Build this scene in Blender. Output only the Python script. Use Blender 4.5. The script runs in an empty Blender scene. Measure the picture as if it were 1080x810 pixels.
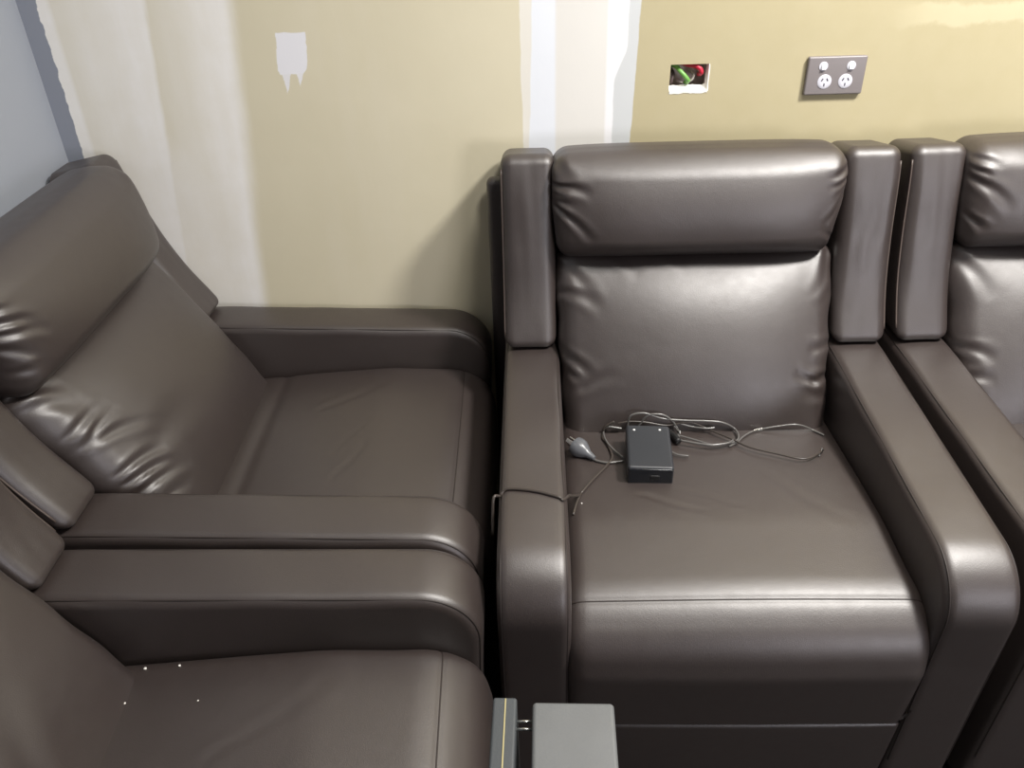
import bpy, bmesh, math, random
import numpy as np
from mathutils import Vector, Matrix
from mathutils.bvhtree import BVHTree

random.seed(4)
S = bpy.context.scene
COL = S.collection

# ------------------------------------------------------------------ camera
H = 1.48                                   # eye height above the floor
RT = Vector((0.9995693, 0.0025589, -0.0292347))
UP = Vector((0.0230818, 0.5466480, 0.8370443))
FW = Vector((-0.0181230, 0.8373586, -0.5463535))
cam_d = bpy.data.cameras.new('camera')
cam = bpy.data.objects.new('camera', cam_d)
COL.objects.link(cam)
cam_d.sensor_width = 36.0
cam_d.lens = 861.54 / 1080 * 36
cam_d.clip_start = 0.02
m = Matrix.Identity(4)
for i in range(3):
    m[i][0], m[i][1], m[i][2] = RT[i], UP[i], -FW[i]
m[2][3] = H
cam.matrix_world = m
S.camera = cam

# ------------------------------------------------------------------ world, lights, exposure
S.view_settings.view_transform = 'Standard'
S.view_settings.look = 'None'
S.view_settings.gamma = 1.0
S.view_settings.use_curve_mapping = False
S.view_settings.exposure = 0.12
w = bpy.data.worlds.new('world'); S.world = w
w.use_nodes = True
w.node_tree.nodes['Background'].inputs[0].default_value = (0.85, 0.92, 1.0, 1)
w.node_tree.nodes['Background'].inputs[1].default_value = 0.02

CEIL = 2.55
def area(name, x, y, sx, sy, power, col=(1, 0.97, 0.92), spread=math.pi):
    d = bpy.data.lights.new(name, 'AREA'); d.shape = 'RECTANGLE'
    d.size, d.size_y = sx, sy; d.energy = power; d.color = col; d.spread = spread
    o = bpy.data.objects.new(name, d); COL.objects.link(o)
    o.location = (x, y, CEIL - 0.03)
    return o
LAMPS = [  # ceiling downlights of the room: x, y, diameter, power
    (1.25, 0.80, 0.34, 76), (0.50, 0.60, 0.34, 20)]
for (lx, ly, ls, lp) in LAMPS:
    d = bpy.data.lights.new('downlight_light', 'AREA'); d.shape = 'DISK'
    d.size = ls; d.energy = lp; d.color = (1, 0.965, 0.92)
    o = bpy.data.objects.new('downlight_light', d); COL.objects.link(o)
    o.location = (lx, ly, CEIL - 0.012)

# daylight entering by the window behind the photographer
WINDOWS = [(2.3, 1.3, 1.0, 0.7, 46)]      # x, z, width, height, power
for (wx, wz, ww, wh, wp) in WINDOWS:
    d = bpy.data.lights.new('window_daylight', 'AREA'); d.shape = 'RECTANGLE'
    d.size = ww; d.size_y = wh; d.energy = wp; d.color = (0.97, 0.94, 1.0)
    o = bpy.data.objects.new('window_daylight', d); COL.objects.link(o)
    o.location = (wx, -2.36, wz); o.rotation_euler = (math.radians(90), 0, 0)

# ------------------------------------------------------------------ material helpers
class NT:
    def __init__(s, name):
        s.mat = bpy.data.materials.new(name); s.mat.use_nodes = True
        s.t = s.mat.node_tree; s.b = s.t.nodes['Principled BSDF']
    def n(s, typ, **k):
        nd = s.t.nodes.new(typ)
        for a, v in k.items(): setattr(nd, a, v)
        return nd
    def link(s, a, b): s.t.links.new(a, b)
    def val(s, sock, v):
        if isinstance(v, bpy.types.NodeSocket): s.link(v, sock)
        else: sock.default_value = v
    def m(s, op, a, b=0.0, c=None, clamp=False):
        nd = s.n('ShaderNodeMath', operation=op, use_clamp=clamp)
        s.val(nd.inputs[0], a); s.val(nd.inputs[1], b)
        if c is not None: s.val(nd.inputs[2], c)
        return nd.outputs[0]
    def step(s, x, e0, e1):
        nd = s.n('ShaderNodeMapRange', interpolation_type='SMOOTHSTEP')
        s.val(nd.inputs[0], x); s.val(nd.inputs[1], e0); s.val(nd.inputs[2], e1)
        nd.inputs[3].default_value = 0; nd.inputs[4].default_value = 1
        return nd.outputs[0]
    def band(s, x, a, b, soft):
        lo = s.step(s.m('SUBTRACT', x, a), -soft, soft)
        hi = s.step(s.m('SUBTRACT', b, x), -soft, soft)
        return s.m('MULTIPLY', lo, hi)
    def noise(s, vec, scale, detail=3, rough=0.5):
        nd = s.n('ShaderNodeTexNoise'); s.link(vec, nd.inputs['Vector'])
        nd.inputs['Scale'].default_value = scale; nd.inputs['Detail'].default_value = detail
        nd.inputs['Roughness'].default_value = rough
        return nd.outputs[0]
    def mix(s, f, a, b):
        nd = s.n('ShaderNodeMix', data_type='RGBA')
        s.val(nd.inputs[0], f)
        for sk, v in ((nd.inputs[6], a), (nd.inputs[7], b)):
            if isinstance(v, tuple): sk.default_value = (*v, 1)
            else: s.link(v, sk)
        return nd.outputs[2]
    def bump(s, h, strength, dist):
        nd = s.n('ShaderNodeBump'); s.link(h, nd.inputs['Height'])
        nd.inputs['Strength'].default_value = strength; nd.inputs['Distance'].default_value = dist
        s.link(nd.outputs[0], s.b.inputs['Normal'])
    def coord(s, scale=None):
        c = s.n('ShaderNodeTexCoord').outputs['Object']
        if scale is None: return c
        mp = s.n('ShaderNodeMapping'); s.link(c, mp.inputs[0]); mp.inputs['Scale'].default_value = scale
        return mp.outputs[0]

def srgb(r, g, b):
    f = lambda c: (c / 255 / 12.92) if c / 255 <= 0.04045 else ((c / 255 + 0.055) / 1.055) ** 2.4
    return (f(r), f(g), f(b))

def simple(name, col, rough=0.5, metal=0.0, bump=0.0, bscale=200, var=0.0, vscale=8, spec=0.5):
    t = NT(name); t.b.inputs['Roughness'].default_value = rough; t.b.inputs['Metallic'].default_value = metal
    t.b.inputs['Specular IOR Level'].default_value = spec
    c = t.coord()
    if var:
        n = t.noise(c, vscale, 4)
        t.link(t.mix(n, tuple(x * (1 - var) for x in col), tuple(min(1, x * (1 + var)) for x in col)), t.b.inputs['Base Color'])
    else: t.b.inputs['Base Color'].default_value = (*col, 1)
    if bump: t.bump(t.noise(c, bscale, 3), bump, 0.001)
    return t.mat

def leather(name, col, rough=0.47):
    t = NT(name); c = t.coord()
    big = t.noise(c, 6, 4, 0.6)
    t.link(t.mix(big, tuple(x * 0.88 for x in col), tuple(x * 1.12 for x in col)), t.b.inputs['Base Color'])
    t.link(t.m('ADD', t.m('MULTIPLY', t.noise(c, 45, 3), 0.10), rough - 0.05), t.b.inputs['Roughness'])
    t.b.inputs['Specular IOR Level'].default_value = 1.0
    t.b.inputs['Coat Weight'].default_value = 0.25; t.b.inputs['Coat Roughness'].default_value = 0.45
    vo = t.n('ShaderNodeTexVoronoi'); t.link(c, vo.inputs['Vector']); vo.inputs['Scale'].default_value = 520
    h = t.m('ADD', t.m('MULTIPLY', vo.outputs[0], 0.5), t.noise(c, 900, 2))
    h = t.m('ADD', h, t.m('MULTIPLY', t.noise(c, 28, 3), 2.2))
    t.bump(h, 0.18, 0.0011)
    return t.mat

LEATHER = leather('brown_leather', (0.0305, 0.0215, 0.0192))
SEAM = simple('seam_thread', (0.020, 0.014, 0.012), 0.6)
SEAM_L = simple('seam_ridge', (0.075, 0.056, 0.048), 0.45)
BLACK_CLOTH = simple('black_liner', (0.012, 0.011, 0.010), 0.8, bump=0.4, bscale=900)
FOOT = simple('black_plastic', (0.015, 0.015, 0.016), 0.4)

# ------------------------------------------------------------------ object helpers
def tag(o, label, cat, group=None):
    o['label'] = label; o['category'] = cat
    if group: o['group'] = group
    return o
def struct(o): o['kind'] = 'structure'; return o
def link_mesh(name, verts, faces, mat, parent=None, smooth=True, loc=None, fix=True, sharp=None):
    me = bpy.data.meshes.new(name)
    me.from_pydata([tuple(v) for v in verts], [], faces); me.update()
    if fix:
        bm = bmesh.new(); bm.from_mesh(me)
        bmesh.ops.recalc_face_normals(bm, faces=bm.faces)
        bm.to_mesh(me); bm.free()
    if smooth:
        for p in me.polygons: p.use_smooth = True
        if sharp: me.set_sharp_from_angle(angle=math.radians(sharp))
    me.materials.append(mat)
    o = bpy.data.objects.new(name, me); COL.objects.link(o)
    if parent is not None: o.parent = parent
    if loc is not None: o.location = loc
    return o
def box_vf(x0, x1, y0, y1, z0, z1):
    v = [(x, y, z) for z in (z0, z1) for y in (y0, y1) for x in (x0, x1)]
    f = [(0, 2, 3, 1), (4, 5, 7, 6), (0, 1, 5, 4), (2, 6, 7, 3), (0, 4, 6, 2), (1, 3, 7, 5)]
    return v, f

def axis_samples(h, r, n):
    """positions on [-h,h], dense in the rounded ends"""
    k = 7
    e = [h - r + r * math.tan(math.radians(45) * i / k) for i in range(k + 1)]
    mid = list(np.linspace(-(h - r), h - r, max(2, n)))
    return np.array([-x for x in reversed(e)][:-1] + mid + e[1:])

def rbox(hx, hy, hz, r, nx, ny, nz):
    """rounded box surface: verts (N,3), faces, box-space coords of each vertex"""
    ax = [axis_samples(hx, r, nx), axis_samples(hy, r, ny), axis_samples(hz, r, nz)]
    L = [len(a) for a in ax]
    idx = {}; P = []
    def vid(i, j, k):
        key = (i, j, k)
        if key not in idx:
            idx[key] = len(P); P.append((ax[0][i], ax[1][j], ax[2][k]))
        return idx[key]
    F = []
    for k in (0, L[2] - 1):
        for i in range(L[0] - 1):
            for j in range(L[1] - 1): F.append((vid(i, j, k), vid(i + 1, j, k), vid(i + 1, j + 1, k), vid(i, j + 1, k)))
    for j in (0, L[1] - 1):
        for i in range(L[0] - 1):
            for k in range(L[2] - 1): F.append((vid(i, j, k), vid(i + 1, j, k), vid(i + 1, j, k + 1), vid(i, j, k + 1)))
    for i in (0, L[0] - 1):
        for j in range(L[1] - 1):
            for k in range(L[2] - 1): F.append((vid(i, j, k), vid(i, j + 1, k), vid(i, j + 1, k + 1), vid(i, j, k + 1)))
    P = np.array(P); h = np.array([hx, hy, hz])
    inner = np.clip(P, -(h - r), h - r)
    d = P - inner; ln = np.linalg.norm(d, axis=1, keepdims=True)
    return inner + d / ln * r, F, P

def wrinkle(a, b, folds):
    """sum of fold profiles in cushion plane. fold: (a0,b0,a1,b1,width,depth)"""
    out = np.zeros_like(a)
    for (a0, b0, a1, b1, wd, dp) in folds:
        dx, dy = a1 - a0, b1 - b0; L2 = dx * dx + dy * dy; L = math.sqrt(L2)
        t = ((a - a0) * dx + (b - b0) * dy) / L2
        tc = np.clip(t, 0, 1)
        bow = 0.06 * L * np.sin(np.pi * tc)
        s = ((a - a0) * dy - (b - b0) * dx) / L + bow
        along = (t - tc) * L
        taper = np.clip(1 - tc, 0, 1) ** 0.7
        q = s / (wd * (0.75 + 0.5 * tc))
        prof = np.exp(-q * q) - 0.55 * np.exp(-(q - 1.9) ** 2) - 0.45 * np.exp(-(q + 1.9) ** 2)
        out -= 0.82 * dp * prof * taper * np.exp(-(along / (wd * 1.5)) ** 2)
    return out
def lump(a, b, seed, amp, sc):
    rs = np.random.RandomState(seed); out = np.zeros_like(a)
    for _ in range(7):
        th = rs.uniform(0, 6.28); k = sc * rs.uniform(0.5, 1.5); ph = rs.uniform(0, 6.28)
        out += np.sin(k * (a * math.cos(th) + b * math.sin(th)) + ph)
    return amp * out / 7

def tube(name, pts, r, mat, parent=None, seg=6, res=1, smooth=True, closed=False):
    """tube mesh along a Catmull-Rom resampled path"""
    P = [Vector(p) for p in pts]
    if res > 1:
        Q = []
        n = len(P)
        for i in range(n - 1):
            p0, p1, p2, p3 = P[max(i - 1, 0)], P[i], P[i + 1], P[min(i + 2, n - 1)]
            for k in range(res):
                t = k / res
                Q.append(0.5 * ((2 * p1) + (p2 - p0) * t + (2 * p0 - 5 * p1 + 4 * p2 - p3) * t * t + (3 * p1 - p0 - 3 * p2 + p3) * t ** 3))
        Q.append(P[-1]); P = Q
    V = []; F = []
    nrm = Vector((0.123, 0.31, 0.94)).normalized()
    for i, p in enumerate(P):
        tn = (P[min(i + 1, len(P) - 1)] - P[max(i - 1, 0)]).normalized()
        u = (nrm - tn * nrm.dot(tn))
        if u.length < 1e-4: u = tn.orthogonal()
        u.normalize(); nrm = u; v = tn.cross(u)
        rr = r[i] if isinstance(r, (list, tuple)) else r
        for k in range(seg):
            a = 2 * math.pi * k / seg
            V.append(p + (u * math.cos(a) + v * math.sin(a)) * rr)
    for i in range(len(P) - 1):
        for k in range(seg):
            F.append((i * seg + k, i * seg + (k + 1) % seg, (i + 1) * seg + (k + 1) % seg, (i + 1) * seg + k))
    F.append(tuple(range(seg))); F.append(tuple((len(P) - 1) * seg + k for k in range(seg)))
    return link_mesh(name, V, F, mat, parent, smooth=smooth)

def round_poly(pts, radii, n=7):
    """closed 2-D polygon with filleted corners"""
    out = []; N = len(pts)
    for i in range(N):
        p = np.array(pts[i], float); a = np.array(pts[i - 1], float); b = np.array(pts[(i + 1) % N], float)
        da = (a - p) / np.linalg.norm(a - p); db = (b - p) / np.linalg.norm(b - p)
        ang = math.acos(np.clip(da @ db, -1, 1)); r = radii[i]
        if r <= 0: out.append(p); continue
        t = r / math.tan(ang / 2)
        t = min(t, 0.49 * np.linalg.norm(a - p), 0.49 * np.linalg.norm(b - p)); r = t * math.tan(ang / 2)
        c = p + (da + db) / np.linalg.norm(da + db) * (r / math.sin(ang / 2))
        s0 = p + da * t - c; s1 = p + db * t - c
        a0 = math.atan2(s0[1], s0[0]); a1 = math.atan2(s1[1], s1[0])
        dlt = (a1 - a0 + math.pi) % (2 * math.pi) - math.pi
        for k in range(n + 1):
            aa = a0 + dlt * k / n
            out.append(c + r * np.array([math.cos(aa), math.sin(aa)]))
    return np.array(out)
def resample(prof, step):
    out = []; N = len(prof)
    for i in range(N):
        a, b = prof[i], prof[(i + 1) % N]; L = np.linalg.norm(b - a)
        if L < 1e-6: continue
        k = max(1, int(round(L / step)))
        for j in range(k): out.append(a + (b - a) * j / k)
    return np.array(out)
def prof_normals(prof):
    d = np.roll(prof, -1, 0) - np.roll(prof, 1, 0)
    n = np.stack([d[:, 1], -d[:, 0]], 1); n /= np.linalg.norm(n, axis=1, keepdims=True) + 1e-12
    area2 = np.sum(prof[:, 0] * np.roll(prof[:, 1], -1) - np.roll(prof[:, 0], -1) * prof[:, 1])
    return n if area2 > 0 else -n       # outward
def extrude(prof, hw, r, nx, bulge=0.0, wfun=None, dfun=None, x0=0.0, capk=7):
    """sweep a (Y,Z) profile across X with rounded side edges"""
    nn = prof_normals(prof)
    xs = [(hw - r + r * math.sin(math.pi / 2 * i / capk), r * (1 - math.cos(math.pi / 2 * i / capk))) for i in range(capk + 1)]
    sec = [(-x, i) for x, i in reversed(xs)] + [(x, 0) for x in np.linspace(-(hw - r), hw - r, max(2, nx))[1:-1]] + xs
    V = []; F = []; n = len(prof)
    wt = wfun(prof) if wfun is not None else np.ones(n)
    for (x, ins) in sec:
        q = min(1, abs(x) / hw)
        off = -ins + bulge * (1 - q ** 2.2) * wt
        if dfun is not None: off = off + dfun(x, prof)
        pp = prof + nn * np.reshape(off * np.ones(n), (n, 1))
        for k in range(n): V.append((x + x0, -pp[k, 0], pp[k, 1]))
    for s in range(len(sec) - 1):
        for k in range(n):
            F.append((s * n + k, s * n + (k + 1) % n, (s + 1) * n + (k + 1) % n, (s + 1) * n + k))
    F.append(tuple(range(n))); F.append(tuple((len(sec) - 1) * n + k for k in range(n)))
    return V, F

# ------------------------------------------------------------------ room shell
D = 1.6945                     # back wall plane
LX = -0.954                    # left wall plane
RX, FY = 3.2, -2.4
HX0, HX1, HZ0, HZ1 = 0.299, 0.375, 1.0655, 1.1175     # cut-out in the plasterboard

def back_wall_material():
    t = NT('plasterboard_wall'); c = t.coord()
    sp = t.n('ShaderNodeSeparateXYZ'); t.link(c, sp.inputs[0]); x, z = sp.outputs[0], sp.outputs[2]
    st = t.coord((1, 1, 0.16)); stv = t.noise(st, 22, 4, 0.6)
    n1 = t.noise(c, 3.0, 4, 0.55); n2 = t.noise(c, 16, 5, 0.6); n3 = t.noise(c, 60, 4)
    wob = lambda n, a: t.m('MULTIPLY', t.m('SUBTRACT', n, 0.5), a)
    # bare paper lining; light balance painted in: left sheet paler, right darker and yellower
    left = t.mix(n1, srgb(200, 192, 164), srgb(217, 210, 186))
    right = t.mix(n1, srgb(168, 158, 124), srgb(180, 170, 136))
    col = t.mix(t.step(x, 0.08, 0.14), left, right)
    col = t.mix(t.m('MULTIPLY', n2, 0.22), col, srgb(204, 196, 170))
    # faint dusty drag marks on the left sheet
    dg = t.m('MULTIPLY', t.band(t.m('ADD', x, wob(stv, 0.08)), -0.42, -0.22, 0.05), t.m('MULTIPLY', t.step(stv, 0.35, 0.70), 0.22))
    col = t.mix(dg, col, srgb(214, 207, 188))
    # thin smear of white along the top right
    zz = t.m('ADD', z, wob(n2, 0.05))
    sm = t.m('MULTIPLY', t.band(zz, 1.175, 1.215, 0.006), t.step(x, 0.70, 0.80))
    col = t.mix(t.m('MULTIPLY', sm, 0.3), col, srgb(214, 208, 178))
    # sprayed white undercoat by the left corner (two soft vertical passes)
    xw = t.m('ADD', x, wob(stv, 0.03))
    xw = t.m('ADD', xw, t.m('MULTIPLY', t.m('SUBTRACT', 1.25, z), 0.09))     # passes lean a little
    def ramp(a, b, lo, hi, soft):
        g = t.n('ShaderNodeMapRange'); t.link(xw, g.inputs[0])
        g.inputs[1].default_value = a; g.inputs[2].default_value = b
        g.inputs[3].default_value = lo; g.inputs[4].default_value = hi
        return t.m('MULTIPLY', t.m('MULTIPLY', g.outputs[0], t.step(xw, b + soft, b - soft * 0.4)), t.step(xw, a - 0.02, a))
    p1 = ramp(-0.92, -0.715, 0.45, 1.05, 0.016)
    p2 = ramp(-0.735, -0.558, 0.22, 1.05, 0.030)
    pe = t.m('MULTIPLY', t.band(x, -0.95, -0.888, 0.014), 1.0)
    low = t.m('MULTIPLY', t.m('MULTIPLY', t.step(z, 1.15, 0.88), t.band(xw, -0.95, -0.58, 0.03)), 0.75)
    a = t.m('MAXIMUM', t.m('MAXIMUM', p1, p2), t.m('MAXIMUM', pe, low))
    a = t.m('MULTIPLY', a, t.m('ADD', 0.80, t.m('MULTIPLY', stv, 0.4)), clamp=True)
    col = t.mix(a, col, t.mix(n2, srgb(232, 229, 221), srgb(243, 242, 240)))
    # jointing compound over the sheet joint
    xj = t.m('ADD', x, wob(n2, 0.006)); xj = t.m('ADD', xj, wob(stv, 0.008))
    lean = t.m('MULTIPLY', t.m('SUBTRACT', 1.24, z), 0.035)
    col = t.mix(t.band(t.m('ADD', xj, t.m('MULTIPLY', lean, -0.2)), 0.002, 0.10, 0.0015), col, srgb(222, 219, 210))
    col = t.mix(t.band(t.m('ADD', xj, lean), 0.026, 0.09, 0.002), col, srgb(224, 228, 234))
    right_e = t.m('ADD', xj, lean)
    col = t.mix(t.band(right_e, 0.09, 0.2345, 0.0015), col, srgb(200, 203, 204))
    xk = t.m('ADD', xj, t.m('MULTIPLY', t.step(z, 1.16, 1.08), 0.024))
    col = t.mix(t.band(xk, 0.12, 0.211, 0.002), col, srgb(232, 232, 234))
    col = t.mix(t.band(x, 0.071, 0.172, 0.004), col, t.mix(n1, srgb(214, 212, 206), srgb(224, 222, 217)))
    # small filled patch with two runs below it
    xp = t.m('ADD', x, t.m('MULTIPLY', t.m('SUBTRACT', 1.2, z), 0.12))
    xp = t.m('ADD', xp, wob(n3, 0.006)); zp = t.m('ADD', z, wob(n3, 0.006))
    body = t.m('MULTIPLY', t.band(xp, -0.471, -0.412, 0.001), t.band(zp, 1.121, 1.1985, 0.0012))
    def drip(cx, tip, hw):
        dx_ = t.m('ABSOLUTE', t.m('SUBTRACT', xp, cx))
        wd = t.m('MULTIPLY', t.m('SUBTRACT', z, tip), hw / 0.03)
        return t.m('MULTIPLY', t.step(t.m('SUBTRACT', wd, dx_), -0.0008, 0.0012), t.step(z, 1.130, 1.126))
    r1 = drip(-0.4535, 1.084, 0.0070)
    r2 = drip(-0.4270, 1.098, 0.0085)
    # corners of the patch are knocked off
    body = t.m('MULTIPLY', body, t.step(t.m('ADD', t.m('SUBTRACT', zp, 1.121), t.m('MULTIPLY', t.m('ADD', xp, 0.471), 1.2)), 0.006, 0.009))
    body = t.m('MULTIPLY', body, t.step(t.m('ADD', t.m('SUBTRACT', zp, 1.121), t.m('MULTIPLY', t.m('SUBTRACT', -0.412, xp), 1.2)), 0.008, 0.012))
    col = t.mix(t.m('MAXIMUM', body, t.m('MULTIPLY', t.m('MAXIMUM', r1, r2), 0.9)), col, srgb(228, 228, 232))
    # blue-grey wall paint lapped round the corner with a ragged edge
    xr = t.m('ADD', x, wob(n3, 0.010)); xr = t.m('ADD', xr, wob(stv, 0.006))
    col = t.mix(t.step(xr, -0.9165, -0.9185), col, srgb(140, 145, 156))
    t.link(col, t.b.inputs['Base Color'])
    t.b.inputs['Roughness'].default_value = 0.8
    t.bump(t.m('ADD', n2, t.m('MULTIPLY', n3, 0.6)), 0.25, 0.0012)
    return t.mat

WALLM = back_wall_material()
BLUE = simple('blue_grey_paint', srgb(152, 157, 166), 0.6, bump=0.15, bscale=120, var=0.02)
DARKW = simple('charcoal_paint', srgb(96, 98, 104), 0.7, bump=0.1, bscale=120)
WHITE = simple('ceiling_white', srgb(225, 223, 216), 0.9, bump=0.1, bscale=80)
FLOORM = simple('dark_carpet', srgb(42, 39, 37), 0.95, bump=0.8, bscale=700, var=0.2, vscale=40)

def slab(name, x0, x1, y0, y1, z0, z1, mat):
    v, f = box_vf(x0, x1, y0, y1, z0, z1)
    return struct(link_mesh(name, v, f, mat, smooth=False))
# back wall: 13 mm sheet with a real rectangular hole cut through it
TH = 0.013
xs = [LX - 0.1, HX0, HX1, RX + 0.1]; zs = [0, HZ0, HZ1, CEIL]
V = []; F = []
for yy in (D, D + TH):
    for zz in zs:
        for xx in xs:
            jx = 0.0012 * math.sin(xx * 900 + zz * 400) if yy == D else 0
            V.append((xx + (jx if xx in (HX0, HX1) else 0), yy, zz))
for layer in (0, 16):
    for j in range(3):
        for i in range(3):
            if (i, j) == (1, 1): continue
            b = layer + j * 4 + i
            F.append((b, b + 1, b + 5, b + 4))
for (p, q) in ((5, 6), (6, 10), (10, 9), (9, 5), (0, 3), (3, 15), (15, 12), (12, 0)):
    F.append((p, q, q + 16, p + 16))
struct(link_mesh('wall_back', V, F, WALLM, smooth=False))
slab('wall_left', LX - 0.1, LX, FY, D, 0, CEIL, BLUE)
slab('wall_right', RX, RX + 0.1, FY, D, 0, CEIL, DARKW)
slab('wall_front', LX - 0.1, RX + 0.1, FY - 0.1, FY, 0, CEIL, DARKW)
slab('floor', LX - 0.1, RX + 0.1, FY - 0.1, D + 0.1, -0.08, 0, FLOORM)
slab('ceiling', LX - 0.1, RX + 0.1, FY - 0.1, D + 0.1, CEIL, CEIL + 0.08, WHITE)

# cavity behind the cut-out, white gypsum edge
GYP = simple('cut_gypsum_edge', srgb(246, 244, 236), 0.9, bump=0.5, bscale=300)
CAV = simple('wall_cavity_lining', srgb(185, 172, 166), 0.9, var=0.35, vscale=60)
e = 0.0009
V = []; F = []
def quad(a, b, c, d): 
    i = len(V); V.extend([a, b, c, d]); F.append((i, i + 1, i + 2, i + 3))
x0, x1, z0, z1 = HX0 + 0.002, HX1 - 0.002, HZ0 + 0.002, HZ1 - 0.002
yb = D + 0.045
quad((x0, yb, z0), (x1, yb, z0), (x1, yb, z1), (x0, yb, z1))
quad((x0, D + TH, z0), (x0, yb, z0), (x0, yb, z1), (x0, D + TH, z1))
quad((x1, D + TH, z0), (x1, yb, z0), (x1, yb, z1), (x1, D + TH, z1))
quad((x0, D + TH, z1), (x1, D + TH, z1), (x1, yb, z1), (x0, yb, z1))
quad((x0, D + TH, z0), (x1, D + TH, z0), (x1, yb, z0), (x0, yb, z0))
struct(link_mesh('trim_1', V, F, CAV, smooth=False))
# exposed gypsum: sloping broken lip along the bottom, thin along the right side
V = []; F = []
n = 16
for i in range(n + 1):
    xx = HX0 + (HX1 - HX0) * i / n
    j = random.uniform(-0.0012, 0.0012)
    V += [(xx, D - 0.0008, HZ0 - 0.0035 + j), (xx, D - 0.0012, HZ0 + 0.0005), (xx, D + TH, HZ0 + 0.0105 + j)]
for i in range(n):
    for k in range(2): F.append((3 * i + k, 3 * i + k + 1, 3 * i + 4 + k, 3 * i + 3 + k))
b0 = len(V)
for i in range(9):
    zz = HZ0 + (HZ1 - HZ0) * i / 8; j = random.uniform(-0.0006, 0.0006)
    V += [(HX1 + 0.0012 + j, D - 0.0006, zz), (HX1 - 0.0008, D - 0.0008, zz), (HX1 - 0.004 + j, D + TH, zz)]
for i in range(8):
    for k in range(2): F.append((b0 + 3 * i + k, b0 + 3 * i + k + 1, b0 + 3 * i + 4 + k, b0 + 3 * i + 3 + k))
struct(link_mesh('trim_2', V, F, GYP, smooth=False, fix=False))

# ------------------------------------------------------------------ recliner chairs
CH = {'a': ((0.3424, 1.6181), -0.015), 'b': ((1.127, 1.6192), 0.0099),
      'c': ((-0.8835, 1.2984), math.pi / 2 + 0.0022), 'd': ((-0.8713, 0.511), math.pi / 2 + 0.0188)}
W, AW = 0.3835, 0.112
SEAT_HW = 0.2735

def arm_profile():
    # Y (forward), Z
    pts = [(-0.02, 0.05), (0.785, 0.05), (0.806, 0.5955 - 0.001), (0.20, 0.6205), (-0.02, 0.622)]
    return resample(round_poly(pts, [0.01, 0.015, 0.092, 0.3, 0.03], 16), 0.012)
def seat_profile():
    pts = [(0.14, 0.30), (0.799, 0.264), (0.813, 0.40), (0.802, 0.463), (0.742, 0.509), (0.58, 0.518), (0.45, 0.510), (0.14, 0.487)]
    return resample(round_poly(pts, [0.02, 0.006, 0.08, 0.08, 0.20, 0.4, 0.5, 0.04], 14), 0.006)
def foot_profile():
    pts = [(0.60, 0.07), (0.782, 0.07), (0.797, 0.2632), (0.60, 0.2632)]
    return resample(round_poly(pts, [0.01, 0.015, 0.006, 0.01], 6), 0.012)

WZ = [0.60, 0.641, 0.72, 0.80, 0.877, 0.93, 0.96, 1.02]
WY = [0.212, 0.196, 0.150, 0.124, 0.106, 0.098, 0.090, 0.070]
def prof_smooth(z, ys):
    return sum(w_ * np.interp(z + d_, WZ, ys) for d_, w_ in ((-0.045, 0.1), (-0.03, 0.15), (-0.015, 0.15), (0, 0.2), (0.015, 0.15), (0.03, 0.15), (0.045, 0.1)))

shared = {}
def put(key, name, parent, builder):
    """build once, share the mesh afterwards"""
    if key not in shared:
        o = builder(); shared[key] = o.data; o.name = name; o.parent = parent
        return o
    o = bpy.data.objects.new(name, shared[key]); COL.objects.link(o); o.parent = parent
    return o

def seam_on_profile(prof, x, inset, s0, s1, r, name, parent, mat):
    """thread line along part of a profile (Y range/heights chosen by predicate)"""
    nn = prof_normals(prof)
    pts = [(x, -(p[0] + q[0] * inset), p[1] + q[1] * inset) for p, q in zip(prof, nn) if s0(p)]
    return tube(name, pts, r, mat, parent, seg=6)

def build_arm():
    pr = arm_profile()
    wt = lambda p: np.clip((p[:, 1] - 0.40) / 0.15, 0, 1)
    V, F = extrude(pr, AW / 2, 0.017, 9, bulge=0.0035, wfun=wt,
                   dfun=lambda x, p: 0.0008 * np.sin(p[:, 0] * 31 + x * 20) * (p[:, 1] > 0.4))
    return link_mesh('armrest', V, F, LEATHER, sharp=50)
def arm_seam(sx):
    pr = arm_profile()
    x = sx * (AW / 2 - 0.0065)
    return seam_on_profile(pr, x, -0.0032, lambda p: (p[1] > 0.12 and p[0] > 0.70) or (p[1] > 0.5 and p[0] > 0.06), None, 0.0017, 'seam', None, SEAM)
def arm_seam_order(sx):
    # ordered: from the rear over the top and down the front
    pr = arm_profile(); nn = prof_normals(pr)
    x = sx * (AW / 2 - 0.0065)
    sel = [(p, q) for p, q in zip(pr, nn) if (p[1] > 0.56 and p[0] > 0.05) or (p[0] > 0.72 and p[1] > 0.14)]
    sel.sort(key=lambda t: (t[0][0] - t[0][1]) if t[0][0] < 0.74 else (0.74 - 0.58 + (0.62 - t[0][1]) + (t[0][0] - 0.74)))
    pts = [(x, -(p[0] - q[0] * 0.0036), p[1] - q[1] * 0.0036) for p, q in sel]
    return tube('seam', pts, 0.0014, SEAM, None, seg=6)

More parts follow.
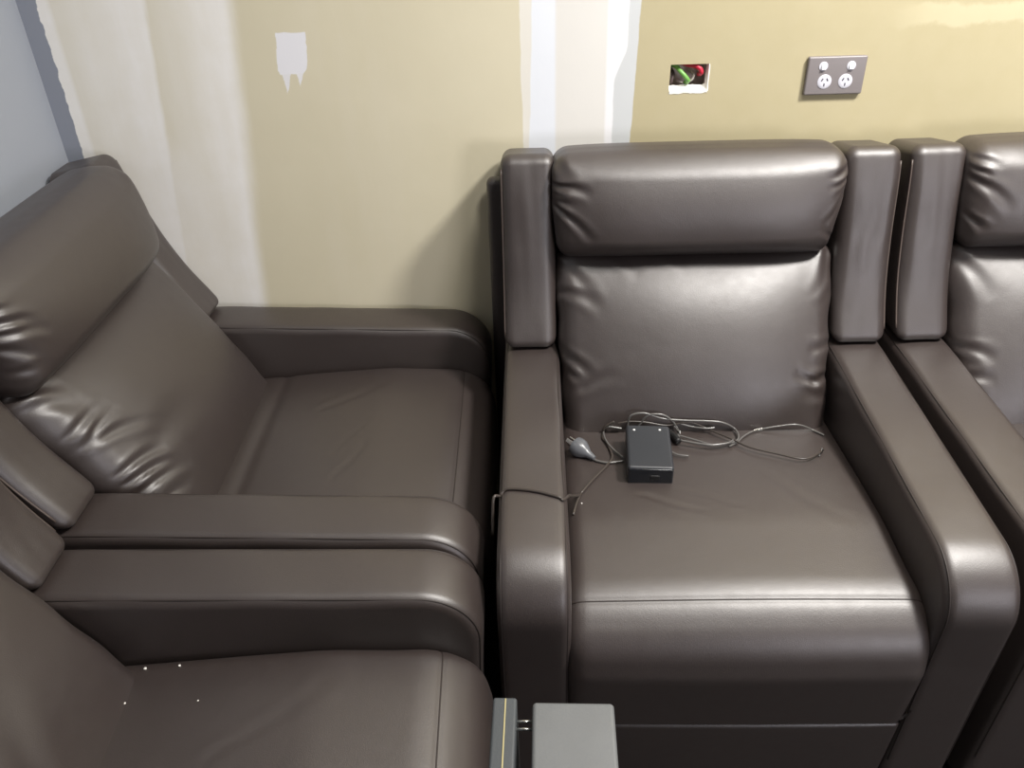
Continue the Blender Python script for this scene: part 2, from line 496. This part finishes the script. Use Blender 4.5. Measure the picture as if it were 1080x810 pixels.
def sst(v, a, b):
    q = np.clip((v - a) / (b - a), 0, 1); return q * q * (3 - 2 * q)
def seat_d(seed):
    def d(x, p):
        y = p[:, 0]; top = (p[:, 1] > 0.44)
        o = lump(np.full(len(p), x), y, seed, 0.0016, 22)
        a = np.full(len(p), x)
        o += wrinkle(a, y, [(-0.13, 0.52, -0.02, 0.57, 0.006, 0.0022), (0.02, 0.55, -0.10, 0.50, 0.006, 0.0012),
                            (0.10, 0.46, 0.22, 0.60, 0.010, 0.0012), (-0.26, 0.40, -0.20, 0.60, 0.010, 0.0014)])
        # groove where the top panel is sewn to the front panel
        g = (y - 0.745) / 0.0040
        o = o - 0.0018 * np.exp(-g * g) * top
        gr = (y - 0.345) / 0.014
        o = o - 0.0032 * np.exp(-gr * gr) * top * (seed % 2)
        return o
    return d
def build_seat(seed):
    pr = seat_profile()
    wt = lambda p: sst(p[:, 0], 0.10, 0.50) * sst(p[:, 1], 0.27, 0.42) * (1 - 0.5 * sst(p[:, 0], 0.50, 0.80))
    V, F = extrude(pr, SEAT_HW, 0.030, 60, bulge=0.009, wfun=wt, dfun=seat_d(seed))
    V = [(x * (1 + 0.022 * float(sst(-y, 0.66, 0.80))), y, z) for x, y, z in V]
    return link_mesh('seat', V, F, LEATHER)
def seat_seam(seed):
    """thread in the groove across the seat front"""
    pr = seat_profile(); nn = prof_normals(pr)
    cand = [i for i in range(len(pr)) if pr[i, 1] > 0.44]
    i = min(cand, key=lambda k: abs(pr[k, 0] - 0.745)); p, q = pr[i], nn[i]
    pts = []
    df = seat_d(seed)
    for x in np.linspace(-SEAT_HW + 0.004, SEAT_HW - 0.004, 60):
        ins = max(0, abs(x) - (SEAT_HW - 0.03)); ins = 0.03 - math.sqrt(max(0, 0.03 ** 2 - ins ** 2))
        wtv = float(1 - 0.5 * sst(p[0], 0.50, 0.80))
        off = -ins + 0.009 * (1 - (abs(x) / SEAT_HW) ** 2.2) * wtv + float(df(x, pr[i:i + 1])[0]) - 0.0002
        pts.append((x * (1 + 0.022 * float(sst(p[0], 0.66, 0.80))), -(p[0] + q[0] * off), p[1] + q[1] * off))
    return tube('seam', pts, 0.0013, SEAM, None, seg=6)

WYC = [0.210, 0.193, 0.138, 0.100, 0.074, 0.062, 0.054, 0.034]
def build_wing(sx, WYv=None):
    wing_front = lambda z: prof_smooth(z, WYv or WY)
    P, F, B = rbox(0.0530, 0.070, 0.184, 0.022, 12, 10, 60)
    z = P[:, 2] + 0.815 - 0.0
    y = P[:, 1]
    zz = np.clip(z, 0.60, 1.02)
    # z runs 0.632..0.99 ; padding on the front face, pinched near the foot
    front = y + 0.072
    puff = 0.006 * np.sin(np.clip((z - 0.63) / 0.35, 0, 1) * np.pi) * (1 - (P[:, 0] / 0.053) ** 2) * (y > 0)
    Y = wing_front(zz) - 0.072 * 1 + y + puff + 0.001 * lump(P[:, 0] * 3, z, 3 + (sx > 0), 1, 60)
    # rear is kept off the wall
    Y = np.maximum(Y, -0.055 + 0.3 * np.maximum(0, -(Y + 0.055)) * 0)
    z2 = z - 0.004 - 0.20 * np.clip(0.085 - Y, 0, 0.2) * np.clip((z - 0.80) / 0.18, 0, 1)
    x = P[:, 0] + sx * 0.3305
    V = np.stack([x, -Y, z2], 1)
    return link_mesh('side_wing', V, F, LEATHER)
def wing_seam(sx, WYv=None):
    wing_front = lambda z: prof_smooth(z, WYv or WY)
    pts = []
    for z in np.linspace(0.66, 0.972, 30):
        pts.append((sx * (0.3305 + 0.0512), -(wing_front(z) - 0.0120), z - 0.008))
    return tube('seam', pts, 0.0018, SEAM_L, None, seg=6)

BU = np.array([-0.185, 0.290]) / np.linalg.norm([-0.185, 0.290])      # up along the cushion (Y,Z)
BN = np.array([0.290, 0.185]) / np.linalg.norm([0.290, 0.185])        # out of the cushion
BACK_FOLDS = {
 'a': [(-0.271, 0.106, -0.190, 0.071, 0.010, 0.0050), (-0.268, 0.160, -0.205, 0.082, 0.010, 0.0035), (-0.268, 0.19, -0.243, 0.145, 0.007, 0.005),
       (-0.269, -0.022, -0.222, -0.074, 0.009, 0.0070), (-0.262, -0.06, -0.235, -0.090, 0.008, 0.004), (-0.240, -0.088, -0.165, -0.058, 0.010, 0.0032),
       (0.276, -0.004, 0.225, -0.018, 0.008, 0.007), (0.272, -0.070, 0.232, -0.079, 0.008, 0.0085), (0.238, -0.080, 0.198, -0.060, 0.008, 0.0055),
       (0.272, 0.10, 0.242, 0.06, 0.009, 0.003), (0.264, 0.175, 0.244, 0.085, 0.010, 0.0045), (-0.064, 0.187, -0.014, 0.152, 0.012, 0.003), (-0.15, 0.175, -0.11, 0.135, 0.012, 0.0025),
       (0.27, -0.11, 0.22, -0.10, 0.010, 0.0030)],
 'b': [(-0.272, 0.16, -0.22, 0.07, 0.012, 0.005), (-0.275, -0.02, -0.22, -0.05, 0.009, 0.006), (-0.272, -0.08, -0.22, -0.09, 0.009, 0.005), (0.27, 0.0, 0.22, 0.0, 0.009, 0.006),
       (0.27, 0.15, 0.2, 0.10, 0.012, 0.005)],
 'c': [(-0.272, 0.19, -0.195, 0.145, 0.009, 0.0070), (-0.268, 0.160, -0.20, 0.10, 0.012, 0.0040), (-0.262, 0.092, -0.176, 0.080, 0.008, 0.0045), (-0.255, 0.066, -0.172, 0.066, 0.007, 0.0045),
       (-0.262, 0.060, -0.13, -0.01, 0.008, 0.0040), (-0.262, -0.008, -0.175, -0.040, 0.007, 0.0060), (-0.266, -0.030, -0.168, -0.078, 0.007, 0.0075), (-0.272, -0.055, -0.160, -0.095, 0.007, 0.0065), (-0.270, -0.09, -0.20, -0.115, 0.007, 0.005),
       (-0.17, -0.02, 0.02, -0.06, 0.024, 0.0025), (0.262, 0.19, 0.23, 0.14, 0.012, 0.004)],
 'd': [(0.02, -0.13, 0.10, 0.0, 0.02, 0.003), (-0.27, -0.05, -0.18, 0.0, 0.009, 0.006)]}
def build_back(k):
    P, F, B = rbox(0.283, 0.062, 0.225, 0.040, 100, 8, 78)
    u = P[:, 2] - 0.020; n = P[:, 1] - 0.057; x = P[:, 0].copy()
    s = x / 0.283; tt = P[:, 2] / 0.225
    front = np.clip((P[:, 1] + 0.02) / 0.05, 0, 1)
    bul = (1 - np.abs(s) ** 2.4) * (1 - np.abs(np.clip((P[:, 2] - 0.015) / 0.190, -1, 1)) ** 2.6)
    n = n + 0.042 * bul * front
    n = n + front * (wrinkle(x, u, BACK_FOLDS[k]) + lump(x, u, {'a': 3, 'b': 8, 'c': 12, 'd': 21}[k], 0.0022, 24) * (1 - np.abs(s) ** 4))
    # sides drawn in a little below the middle
    x = x * (1 - 0.045 * np.clip(1 - tt, 0, 1.8)) + 0.004 * np.sin(u * 60 + s * 2) * np.abs(s) ** 6 * 0.5
    Y = 0.2025 + BU[0] * u + BN[0] * n
    Z = 0.645 + BU[1] * u + BN[1] * n
    return link_mesh('back_cushion', np.stack([x, -Y, Z], 1), F, LEATHER)
def back_seam(sx):
    pts = []
    for u in np.linspace(-0.15, 0.13, 24):
        n = -0.0165; x = sx * (0.2785 - 0.0127 * min(1.8, 1 - (u + 0.02) / 0.225))
        pts.append((x, -(0.2025 + BU[0] * u + BN[0] * n), 0.645 + BU[1] * u + BN[1] * n))
    return tube('seam', pts, 0.0020, SEAM_L, None, seg=6)

HEAD_FOLDS = {
 'a': [(-0.275, 0.050, -0.205, 0.038, 0.007, 0.0078), (-0.275, 0.020, -0.235, 0.012, 0.006, 0.004), (-0.275, 0.010, -0.20, -0.055, 0.007, 0.007), (-0.27, 0.09, -0.245, 0.05, 0.010, 0.005),
       (0.277, 0.074, 0.235, 0.056, 0.006, 0.0055), (0.277, 0.052, 0.235, 0.040, 0.005, 0.0050),
       (0.27, 0.018, 0.238, -0.030, 0.006, 0.0040), (0.275, 0.09, 0.25, 0.06, 0.007, 0.004), (0.262, -0.055, 0.235, -0.03, 0.006, 0.004)],
 'b': [(-0.280, 0.082, -0.230, 0.066, 0.006, 0.006), (-0.278, 0.045, -0.205, -0.010, 0.009, 0.0065), (-0.27, 0.060, -0.245, 0.048, 0.006, 0.004), (-0.272, -0.030, -0.245, -0.055, 0.007, 0.007)],
 'c': [(-0.285, 0.042, -0.205, 0.004, 0.007, 0.0075), (-0.285, 0.020, -0.200, -0.010, 0.006, 0.0065), (-0.283, 0.000, -0.235, -0.044, 0.007, 0.0065), (-0.28, 0.062, -0.235, 0.042, 0.006, 0.004),
       (-0.275, -0.045, -0.225, -0.060, 0.008, 0.004), (0.25, 0.095, 0.20, 0.085, 0.010, 0.004)],
 'd': [(-0.27, 0.03, -0.2, 0.02, 0.009, 0.006)]}
def build_head(k):
    P, F, B = rbox(0.280, 0.064, 0.102, 0.034, 100, 10, 48)
    x, y, z = P[:, 0].copy(), P[:, 1].copy(), P[:, 2].copy()
    s = x / 0.280
    front = np.clip((y + 0.01) / 0.05, 0, 1)
    bul = (1 - 0.75 * np.abs(s) ** 4.0) * np.cos(np.clip((z + 0.028) / 0.135, -1, 1) * np.pi / 2) ** 0.95 * sst(-z, -0.102, -0.06) ** 0.5 * sst(z, -0.106, -0.05) ** 0.6
    y = y + 0.042 * bul * front
    y = y + front * (wrinkle(x, z, HEAD_FOLDS[k]) + lump(x, z, {'a': 5, 'b': 9, 'c': 14, 'd': 22}[k], 0.0016, 26))
    # crown sags a touch at the ends, ends pulled in at mid height
    z = z - 0.006 * np.abs(s) ** 5 * sst(z, 0.0, 0.08)
    x = x - np.sign(x) * 0.010 * np.abs(s) ** 8 * np.clip(-z / 0.1, 0, 1) - 0.004 - 0.010 * np.clip(s, 0, 1) ** 6 * np.clip(-z / 0.1 + 0.4, 0, 1)
    lean = -0.10
    Y = 0.058 + y + lean * z
    Z = 0.897 + z - 0.16 * np.clip(0.05 - Y, 0, 0.1) * sst(z, 0.02, 0.09)
    return link_mesh('headrest', np.stack([x, -Y, Z], 1), F, LEATHER)

def chair(k, label):
    (cx, cy), rz = CH[k]
    root = bpy.data.objects.new('recliner_chair', None); COL.objects.link(root)
    root.location = (cx, cy, 0); root.rotation_euler = (0, 0, rz); root.empty_display_size = 0.1
    tag(root, label, 'recliner chair', 'brown leather recliner chairs')
    sd = {'a': 2, 'b': 4, 'c': 7, 'd': 6}[k]
    for sx in (-1, 1):
        a = put('arm', 'armrest', root, build_arm); a.location.x = sx * (W - AW / 2)
        for s2 in (-1, 1):
            put(('armseam', s2), 'seam', a, lambda: arm_seam_order(s2))
        wg = put(('wing', sx, k == 'c'), 'side_wing', root, lambda: build_wing(sx, WYC if k == 'c' else None))
        put(('wseam', sx, k == 'c'), 'seam', wg, lambda: wing_seam(sx, WYC if k == 'c' else None))
        for yy in (0.05, 0.70):
            v, f = box_vf(-0.025, 0.025, -0.025, 0.025, 0, 0.05)
            def mk():
                P, F, B = rbox(0.028, 0.028, 0.026, 0.008, 2, 2, 2)
                P[:, 2] += 0.026
                return link_mesh('foot', P, F, FOOT)
            ft = put('foot', 'foot', root, mk); ft.location = (sx * (W - AW / 2), -yy, 0)
    st = put(('seat', sd), 'seat', root, lambda: build_seat(sd))
    put(('sseam', sd), 'seam', st, lambda: seat_seam(sd))
    def mkf():
        V, F = extrude(foot_profile(), SEAT_HW - 0.002, 0.012, 10, bulge=0.004)
        return link_mesh('footrest', V, F, LEATHER, sharp=50)
    put('footrest', 'footrest', root, mkf)
    bc = build_back(k); bc.parent = root
    hd = build_head(k); hd.parent = root
    def mkb():
        pr = resample(round_poly([(-0.055, 0.08), (0.14, 0.08), (0.14, 0.60), (0.00, 0.915), (-0.055, 0.915)], [0.01, 0.01, 0.05, 0.02, 0.02], 5), 0.03)
        V, F = extrude(pr, 0.2885, 0.008, 4)
        return link_mesh('back_frame', V, F, BLACK_CLOTH, sharp=40)
    put('backframe', 'back_frame', root, mkb)
    def mku():
        pr = resample(round_poly([(0.14, 0.09), (0.70, 0.09), (0.70, 0.27), (0.14, 0.27)], [0.01] * 4, 3), 0.05)
        V, F = extrude(pr, 0.26, 0.01, 4)
        return link_mesh('base_frame', V, F, BLACK_CLOTH, sharp=40)
    put('baseframe', 'base_frame', root, mku)
    return root

chair_a = chair('a', 'brown leather recliner facing the camera with a black power adapter on its seat')
# padded shell showing behind its left wing
def shell():
    P, F, B = rbox(0.033, 0.016, 0.42, 0.015, 4, 3, 20)
    return link_mesh('rear_shell', np.stack([P[:, 0] - 0.3845, -(P[:, 1] - 0.030), P[:, 2] + 0.495], 1), F, LEATHER, chair_a)
shell()
chair_b = chair('b', 'brown leather recliner at the right edge, partly cut off by the picture')
chair_c = chair('c', 'brown leather recliner against the left wall, its far armrest touching the plasterboard wall')
chair_d = chair('d', 'brown leather recliner at lower left with white crumbs on its seat')

# ------------------------------------------------------------------ wall plate
PLATE = simple('grey_plate_plastic', srgb(124, 118, 118), 0.35)
PALE = simple('pale_grey_plastic', srgb(205, 205, 214), 0.35)
SLOT = simple('socket_slot_dark', srgb(70, 68, 78), 0.7)
def rrect(hx, hz, d, r, mat, name, parent, loc):
    P, F, B = rbox(hx, d / 2, hz, r, 3, 2, 3)
    return link_mesh(name, P, F, mat, parent, loc=loc)
def disc(name, r, d, mat, parent, loc, dome=0.0):
    V = []; F = []; n = 40
    prof = [(0.0, -d - dome), (r * 0.55, -d - dome * 0.7), (r * 0.93, -d), (r, -d + 0.0006), (r, 0)]
    for q, (rr, yy) in enumerate(prof):
        for i in range(n):
            a = 2 * math.pi * i / n; V.append((rr * math.cos(a), yy, rr * math.sin(a)))
    for q in range(len(prof) - 1):
        for i in range(n): F.append((q * n + i, q * n + (i + 1) % n, (q + 1) * n + (i + 1) % n, (q + 1) * n + i))
    o = link_mesh(name, V, F, mat, parent, loc=loc, sharp=40); return o
pl = bpy.data.objects.new('power_outlet', None); COL.objects.link(pl); pl.location = (0.6235, D, 1.0895)
tag(pl, 'grey double power outlet plate with two white sockets on the back wall', 'power outlet')
rrect(0.0575, 0.0365, 0.010, 0.0035, PLATE, 'plate', pl, (0, -0.005, 0))
for sx in (-1, 1):
    so = disc('socket', 0.0138, 0.0012, PALE, pl, (sx * 0.0205, -0.010, -0.0105))
    for (ax, az, an) in ((-0.0050, 0.0038, 0.5), (0.0050, 0.0038, -0.5), (0, -0.0060, 0)):
        P, F, B = rbox(0.0012, 0.0004, 0.0028, 0.0003, 2, 2, 2)
        s_ = link_mesh('slot', P, F, SLOT, so, loc=(ax, -0.0013, az)); s_.rotation_euler = (0, an, 0)
    sw = disc('switch', 0.0088, 0.0012, PALE, pl, (sx * 0.0272, -0.010, 0.0185))
    P, F, B = rbox(0.0042, 0.0014, 0.0062, 0.0012, 2, 2, 3)
    P[:, 1] += P[:, 2] * 0.25
    link_mesh('rocker', P, F, simple('rocker_white', srgb(240, 240, 242), 0.25), sw, loc=(0, -0.002, 0.0005))

# ------------------------------------------------------------------ wires in the cut-out
GREEN = simple('green_insulation', srgb(110, 165, 80), 0.4); DGREEN = simple('dark_green_insulation', srgb(50, 80, 50), 0.4)
RED = simple('red_insulation', srgb(190, 40, 62), 0.4); GREYW = simple('grey_insulation', srgb(190, 182, 176), 0.5)
BLKW = simple('dark_insulation', srgb(74, 60, 60), 0.5)
def wire(pts, r, mat, label):
    o = tube('electrical_wire', [(a, D + b, c) for a, b, c in pts], r, mat, None, seg=10, res=8)
    return tag(o, label, 'wire')
wire([(0.301, 0.032, 1.114), (0.312, 0.018, 1.1105), (0.320, 0.008, 1.103), (0.329, 0.004, 1.094), (0.336, 0.006, 1.085), (0.334, 0.020, 1.079)], 0.0046, GREEN, 'green wire curling in the rectangular hole cut in the wall')
wire([(0.326, 0.035, 1.1135), (0.338, 0.018, 1.113), (0.351, 0.008, 1.1115), (0.359, 0.005, 1.106), (0.361, 0.007, 1.099), (0.360, 0.022, 1.094)], 0.0048, RED, 'red wire bent over at the top of the rectangular hole')
wire([(0.304, 0.036, 1.104), (0.309, 0.024, 1.096), (0.306, 0.016, 1.086), (0.303, 0.020, 1.076), (0.303, 0.036, 1.071)], 0.0030, BLKW, 'dark wire at the left side of the rectangular hole')
wire([(0.318, 0.036, 1.080), (0.330, 0.024, 1.077), (0.344, 0.014, 1.084), (0.349, 0.016, 1.094), (0.342, 0.034, 1.102)], 0.0020, GREYW, 'pale grey wire looping behind the green wire in the hole')

# ------------------------------------------------------------------ things lying on the middle recliner
bpy.context.view_layer.update()
def bvh(root):
    V = []; F = []
    for o in [root] + list(root.children_recursive):
        if o.type != 'MESH' or o.name.startswith('seam'): continue
        b = len(V); mw = o.matrix_world
        V += [mw @ v.co for v in o.data.vertices]; F += [tuple(b + i for i in p.vertices) for p in o.data.polygons]
    return BVHTree.FromPolygons(V, F)
TREE = {'a': bvh(chair_a), 'd': bvh(chair_d), 'c': bvh(chair_c)}
def world(k, X, Y, Z=0):
    (cx, cy), t = CH[k]
    return Vector((cx + X * math.cos(t) + Y * math.sin(t), cy + X * math.sin(t) - Y * math.cos(t), Z))
SEAT_TREE = bvh([o for o in chair_a.children if o.name.startswith('seat')][0])
def drop(k, X, Y, top=0.70, lift=0.0):
    if k == 'a' and abs(X) < SEAT_HW - 0.004:
        up = 0.0
        if Y < 0.312: up = 0.70 * (0.312 - Y); X = X - 0.2 * (0.312 - Y); Y = 0.312
        p = world(k, X, Y, top); h = SEAT_TREE.ray_cast(p, Vector((0, 0, -1)))
        return Vector((p.x, p.y, h[0].z + lift + up))
    p = world(k, X, Y, top)
    h = TREE[k].ray_cast(p, Vector((0, 0, -1)))
    return Vector((p.x, p.y, (h[0].z if h[0] else 0.5) + lift))

ADP = simple('adapter_black_plastic', srgb(48, 50, 54), 0.36, bump=0.2, bscale=900)
ADF = simple('adapter_gloss_end', srgb(26, 28, 32), 0.12)
CORD = simple('grey_black_cord', srgb(92, 90, 88), 0.28, spec=0.8)
DCORD = simple('dark_cord', srgb(62, 56, 52), 0.32)
CLEAR = simple('pale_grey_plug', srgb(92, 94, 98), 0.3)
MET = simple('bright_metal', srgb(225, 225, 222), 0.2, metal=1.0)

SCREW = simple('pale_screw_cap', srgb(215, 215, 215), 0.4)
# power adapter brick
c0 = drop('a', -0.1130, 0.420)
adp = bpy.data.objects.new('power_adapter', None); COL.objects.link(adp)
adp.location = (c0.x, c0.y, c0.z + 0.001); adp.rotation_euler = (0.0, 0, CH['a'][1] - 0.07)
tag(adp, 'black rectangular power adapter lying on the middle recliner seat', 'power adapter')
P, F, B = rbox(0.0410, 0.0650, 0.0195, 0.006, 4, 6, 3); P[:, 2] += 0.0195
link_mesh('case', P, F, ADP, adp)
P, F, B = rbox(0.0398, 0.0030, 0.0172, 0.0025, 4, 2, 3)
ef = link_mesh('end_cap', P, F, ADF, adp, loc=(0, -0.0635, 0.0185))
P, F, B = rbox(0.0085, 0.0020, 0.0050, 0.0015, 2, 2, 2)
link_mesh('power_inlet', P, F, simple('inlet_black', srgb(8, 8, 9), 0.5), ef, loc=(0.008, -0.0022, -0.001))
for (ax, ay) in ((-0.026, 0.047), (0.022, 0.049)):
    d_ = disc('screw', 0.0024, 0.0006, SCREW, adp, (ax, ay, 0.0391)); d_.rotation_euler = (-math.pi / 2, 0, 0)

def cordpts(k, L, lift, hump=None):
    out = []
    for i, (X, Y) in enumerate(L):
        h = hump[i] if hump else 0
        out.append(drop(k, X, Y, 0.70, lift + h))
    return out
def dens(L, n=3):
    P = [Vector((a, b)) for a, b in L]; Q = []
    for i in range(len(P) - 1):
        p0, p1, p2, p3 = P[max(i - 1, 0)], P[i], P[i + 1], P[min(i + 2, len(P) - 1)]
        for k in range(n):
            t = k / n
            q = 0.5 * ((2 * p1) + (p2 - p0) * t + (2 * p0 - 5 * p1 + 4 * p2 - p3) * t * t + (3 * p1 - p0 - 3 * p2 + p3) * t ** 3)
            Q.append((q.x, q.y))
    Q.append(tuple(P[-1])); return Q
def lay(name, L, r, mat, parent, z=0.0, n=4, amp=0.0):
    D_ = dens(L, n); N = len(D_)
    hp = [z + amp * math.sin(math.pi * i / (N - 1)) for i in range(N)]
    pts = cordpts('a', D_, r + 0.0006, hp)
    return tube(name, pts, r, mat, parent, seg=8, res=3)
# the low-voltage lead: one coiled cable built of its loops
lead = lay('coiled_cable', [(-0.072, 0.325), (-0.052, 0.335), (-0.039, 0.337), (-0.01, 0.355), (0.018, 0.371), (0.056, 0.363), (0.071, 0.345), (0.071, 0.314), (0.051, 0.291), (0.021, 0.284), (-0.026, 0.280), (-0.066, 0.272),
     (-0.098, 0.241 + 0.012), (-0.126, 0.262), (-0.138, 0.300)], 0.0021, CORD, None, z=0.004)
tag(lead, 'thin grey cable coiled in loops behind and right of the black adapter', 'cable')
lay('loop', [(-0.125, 0.318), (-0.111, 0.294), (-0.093, 0.268), (-0.066, 0.266), (-0.050, 0.286), (-0.043, 0.315), (-0.045, 0.355), (-0.030, 0.366), (-0.012, 0.373), (0.013, 0.379), (0.045, 0.372), (0.056, 0.362)], 0.0021, CORD, lead, z=0.009)
lay('loop', [(-0.150, 0.303), (-0.180, 0.296), (-0.188, 0.322), (-0.180, 0.365), (-0.158, 0.408)], 0.0020, CORD, lead, z=0.003)
lay('loop', [(-0.155, 0.290), (-0.130, 0.284), (-0.10, 0.288), (-0.060, 0.300), (-0.019, 0.290), (0.005, 0.303), (0.031, 0.329), (0.054, 0.352), (0.083, 0.384), (0.131, 0.408), (0.166, 0.423), (0.19, 0.418), (0.214, 0.397)], 0.0018, DCORD, lead, z=0.0065)
lay('loop', [(0.048, 0.372), (0.066, 0.358), (0.080, 0.340), (0.097, 0.324), (0.118, 0.312), (0.158, 0.300), (0.193, 0.294), (0.217, 0.305), (0.241, 0.330)], 0.0018, CORD, lead, z=0.001)
lay('loop', [(-0.070, 0.340), (-0.072, 0.365), (-0.066, 0.392), (-0.054, 0.404), (-0.036, 0.408)], 0.0020, CORD, lead, z=0.003)
lay('loop', [(-0.034, 0.300), (-0.010, 0.312), (0.012, 0.318), (0.030, 0.316)], 0.0018, CORD, lead, z=0.010)
lay('tie', [(-0.060, 0.328), (-0.052, 0.345), (-0.048, 0.362)], 0.0065, simple('black_tie', srgb(20, 20, 21), 0.5), lead, z=0.003)
lay('tip', [(0.208, 0.404), (0.216, 0.394), (0.221, 0.384)], 0.0027, MET, lead, z=0.002)
lay('tip', [(0.108, 0.317), (0.118, 0.312), (0.126, 0.309)], 0.0026, MET, lead, z=0.001)
lay('tip', [(-0.050, 0.318), (-0.045, 0.330), (-0.041, 0.339)], 0.0030, MET, lead, z=0.013)

# mains lead: out of the gap, over the left arm, down to the seat and up to the adapter
arm = []
for (X, Y) in dens([(-0.381, 0.606), (-0.370, 0.599), (-0.33, 0.606), (-0.300, 0.616), (-0.279, 0.624)], 4):
    arm.append(drop('a', X, Y, 0.70, 0.0028))
pre = [world('a', -0.3935, 0.64, 0.545), world('a', -0.3935, 0.628, 0.575), world('a', -0.391, 0.615, 0.603)]
post = [world('a', -0.268, 0.600, 0.592), world('a', -0.2600, 0.555, 0.552)]
seat = [drop('a', X, Y, 0.70, 0.0030) for X, Y in dens([(-0.246, 0.513), (-0.219, 0.471), (-0.19, 0.428), (-0.178, 0.400), (-0.183, 0.355), (-0.190, 0.330), (-0.183, 0.296), (-0.160, 0.275)], 4)]
ml = tube('power_cable', pre + arm + post + seat, 0.0026, DCORD, None, seg=8, res=4)
tag(ml, 'dark power cable with a grey plug, draped over the left armrest of the middle recliner', 'power cable')
# second length dropping into the crease, with the plug
pc = tube('plug_cord', [drop('a', X, Y, 0.7, 0.0028) for X, Y in dens([(-0.216, 0.401), (-0.207, 0.412), (-0.186, 0.420), (-0.158, 0.416)], 4)], 0.0025, CORD, ml, seg=8, res=3)
tube('cord_tail', [drop('a', -0.243, 0.508, 0.7, 0.0028), drop('a', -0.252, 0.535, 0.7, 0.0028), drop('a', -0.259, 0.562, 0.7, 0.002)], 0.0024, DCORD, ml, seg=8, res=5)
q = drop('a', -0.236, 0.385, 0.7, 0.014)
# body along -y (towards its cord)
def lathe(name, prof, mat, parent, n=24, sx=1.0):
    V = []; F = []
    for (yy, rr) in prof:
        for i in range(n):
            a = 2 * math.pi * i / n; V.append((rr * math.cos(a) * sx, yy, rr * math.sin(a)))
    for k in range(len(prof) - 1):
        for i in range(n): F.append((k * n + i, k * n + (i + 1) % n, (k + 1) * n + (i + 1) % n, (k + 1) * n + i))
    F.append(tuple(range(n))); F.append(tuple((len(prof) - 1) * n + i for i in range(n)))
    return link_mesh(name, V, F, mat, parent, sharp=60)
pg = lathe('plug', [(0.013, 0.0125), (0.0125, 0.0145), (0.008, 0.0155), (0.000, 0.0150), (-0.006, 0.012), (-0.011, 0.009), (-0.015, 0.0065), (-0.024, 0.0045), (-0.028, 0.0035)], CLEAR, ml)
pg.scale = (1.2, 1.2, 1.2); pg.location = q; pg.rotation_euler = (0.12, 0.1, CH['a'][1] + 0.80)
for (ax, az, an) in ((-0.0045, 0.003, 0.5), (0.0045, 0.003, -0.5), (0, -0.006, 0)):
    P, F, B = rbox(0.0009, 0.0085, 0.0032, 0.0004, 2, 2, 2)
    s_ = link_mesh('pin', P, F, MET, pg, loc=(ax, 0.020, az)); s_.rotation_euler = (0, an, 0)

# ------------------------------------------------------------------ crumbs and scuffs
CRUMB = simple('white_crumb', srgb(225, 222, 215), 0.8)
def crumb(k, X, Y, r, label, seed):
    bm = bmesh.new(); bmesh.ops.create_icosphere(bm, subdivisions=2, radius=r)
    rs = random.Random(seed)
    for v in bm.verts: v.co *= rs.uniform(0.75, 1.2); v.co.z *= 0.6
    me = bpy.data.meshes.new('crumb'); bm.to_mesh(me); bm.free(); me.materials.append(CRUMB)
    o = bpy.data.objects.new('crumb', me); COL.objects.link(o); o.location = drop(k, X, Y, 0.7, r * 0.45)
    tag(o, label, 'crumb', 'white crumbs on the seats')
crumb('d', 0.250, 0.312, 0.0022, 'white crumb on the lower left seat, nearest the far armrest and back cushion', 1)
crumb('d', 0.250, 0.363, 0.0018, 'white crumb on the lower left seat, beside the far armrest, second from the back cushion', 2)
crumb('d', 0.190, 0.306, 0.0016, 'white crumb on the lower left seat, tight against the back cushion', 3)
crumb('d', 0.184, 0.412, 0.0012, 'faint white crumb on the lower left seat, out from the back cushion', 4)
crumb('a', -0.243, 0.535, 0.0013, 'tiny white crumb on the middle recliner seat near the left armrest', 5)

# ------------------------------------------------------------------ grey box in front of the middle recliner
BOXT = simple('worn_grey_laminate', srgb(96, 98, 99), 0.55, bump=0.2, bscale=300, var=0.10, vscale=25)
BOXD = simple('dark_grey_laminate', srgb(62, 66, 69), 0.55, bump=0.2, bscale=300, var=0.10, vscale=25)
GOLD = simple('gold_strip', srgb(165, 155, 112), 0.5)
bx = bpy.data.objects.new('grey_box', None); COL.objects.link(bx); bx.location = (0.0415, 0.4855, 0)
bx.rotation_euler = (0, 0, -0.035)
tag(bx, 'grey box with a narrow gold-striped side panel, standing before the middle recliner', 'box')
P, F, B = rbox(0.0472, 0.108, 0.3245, 0.005, 4, 6, 8); P[:, 2] += 0.3255
link_mesh('box_body', P, F, BOXT, bx)
P, F, B = rbox(0.0141, 0.110, 0.3250, 0.0035, 3, 6, 8); P[:, 2] += 0.3260
sp = link_mesh('side_panel', P, F, BOXD, bx, loc=(-0.0794, 0.0025, 0), )
P, F, B = rbox(0.0008, 0.1075, 0.0006, 0.0003, 2, 6, 2)
link_mesh('gold_stripe', P, F, GOLD, sp, loc=(0.0008, 0, 0.6512))
for yy in (0.0935, 0.0835):
    tube('rod', [(-0.068, yy, 0.632), (-0.044, yy, 0.632)], 0.0018, MET, bx, seg=10)
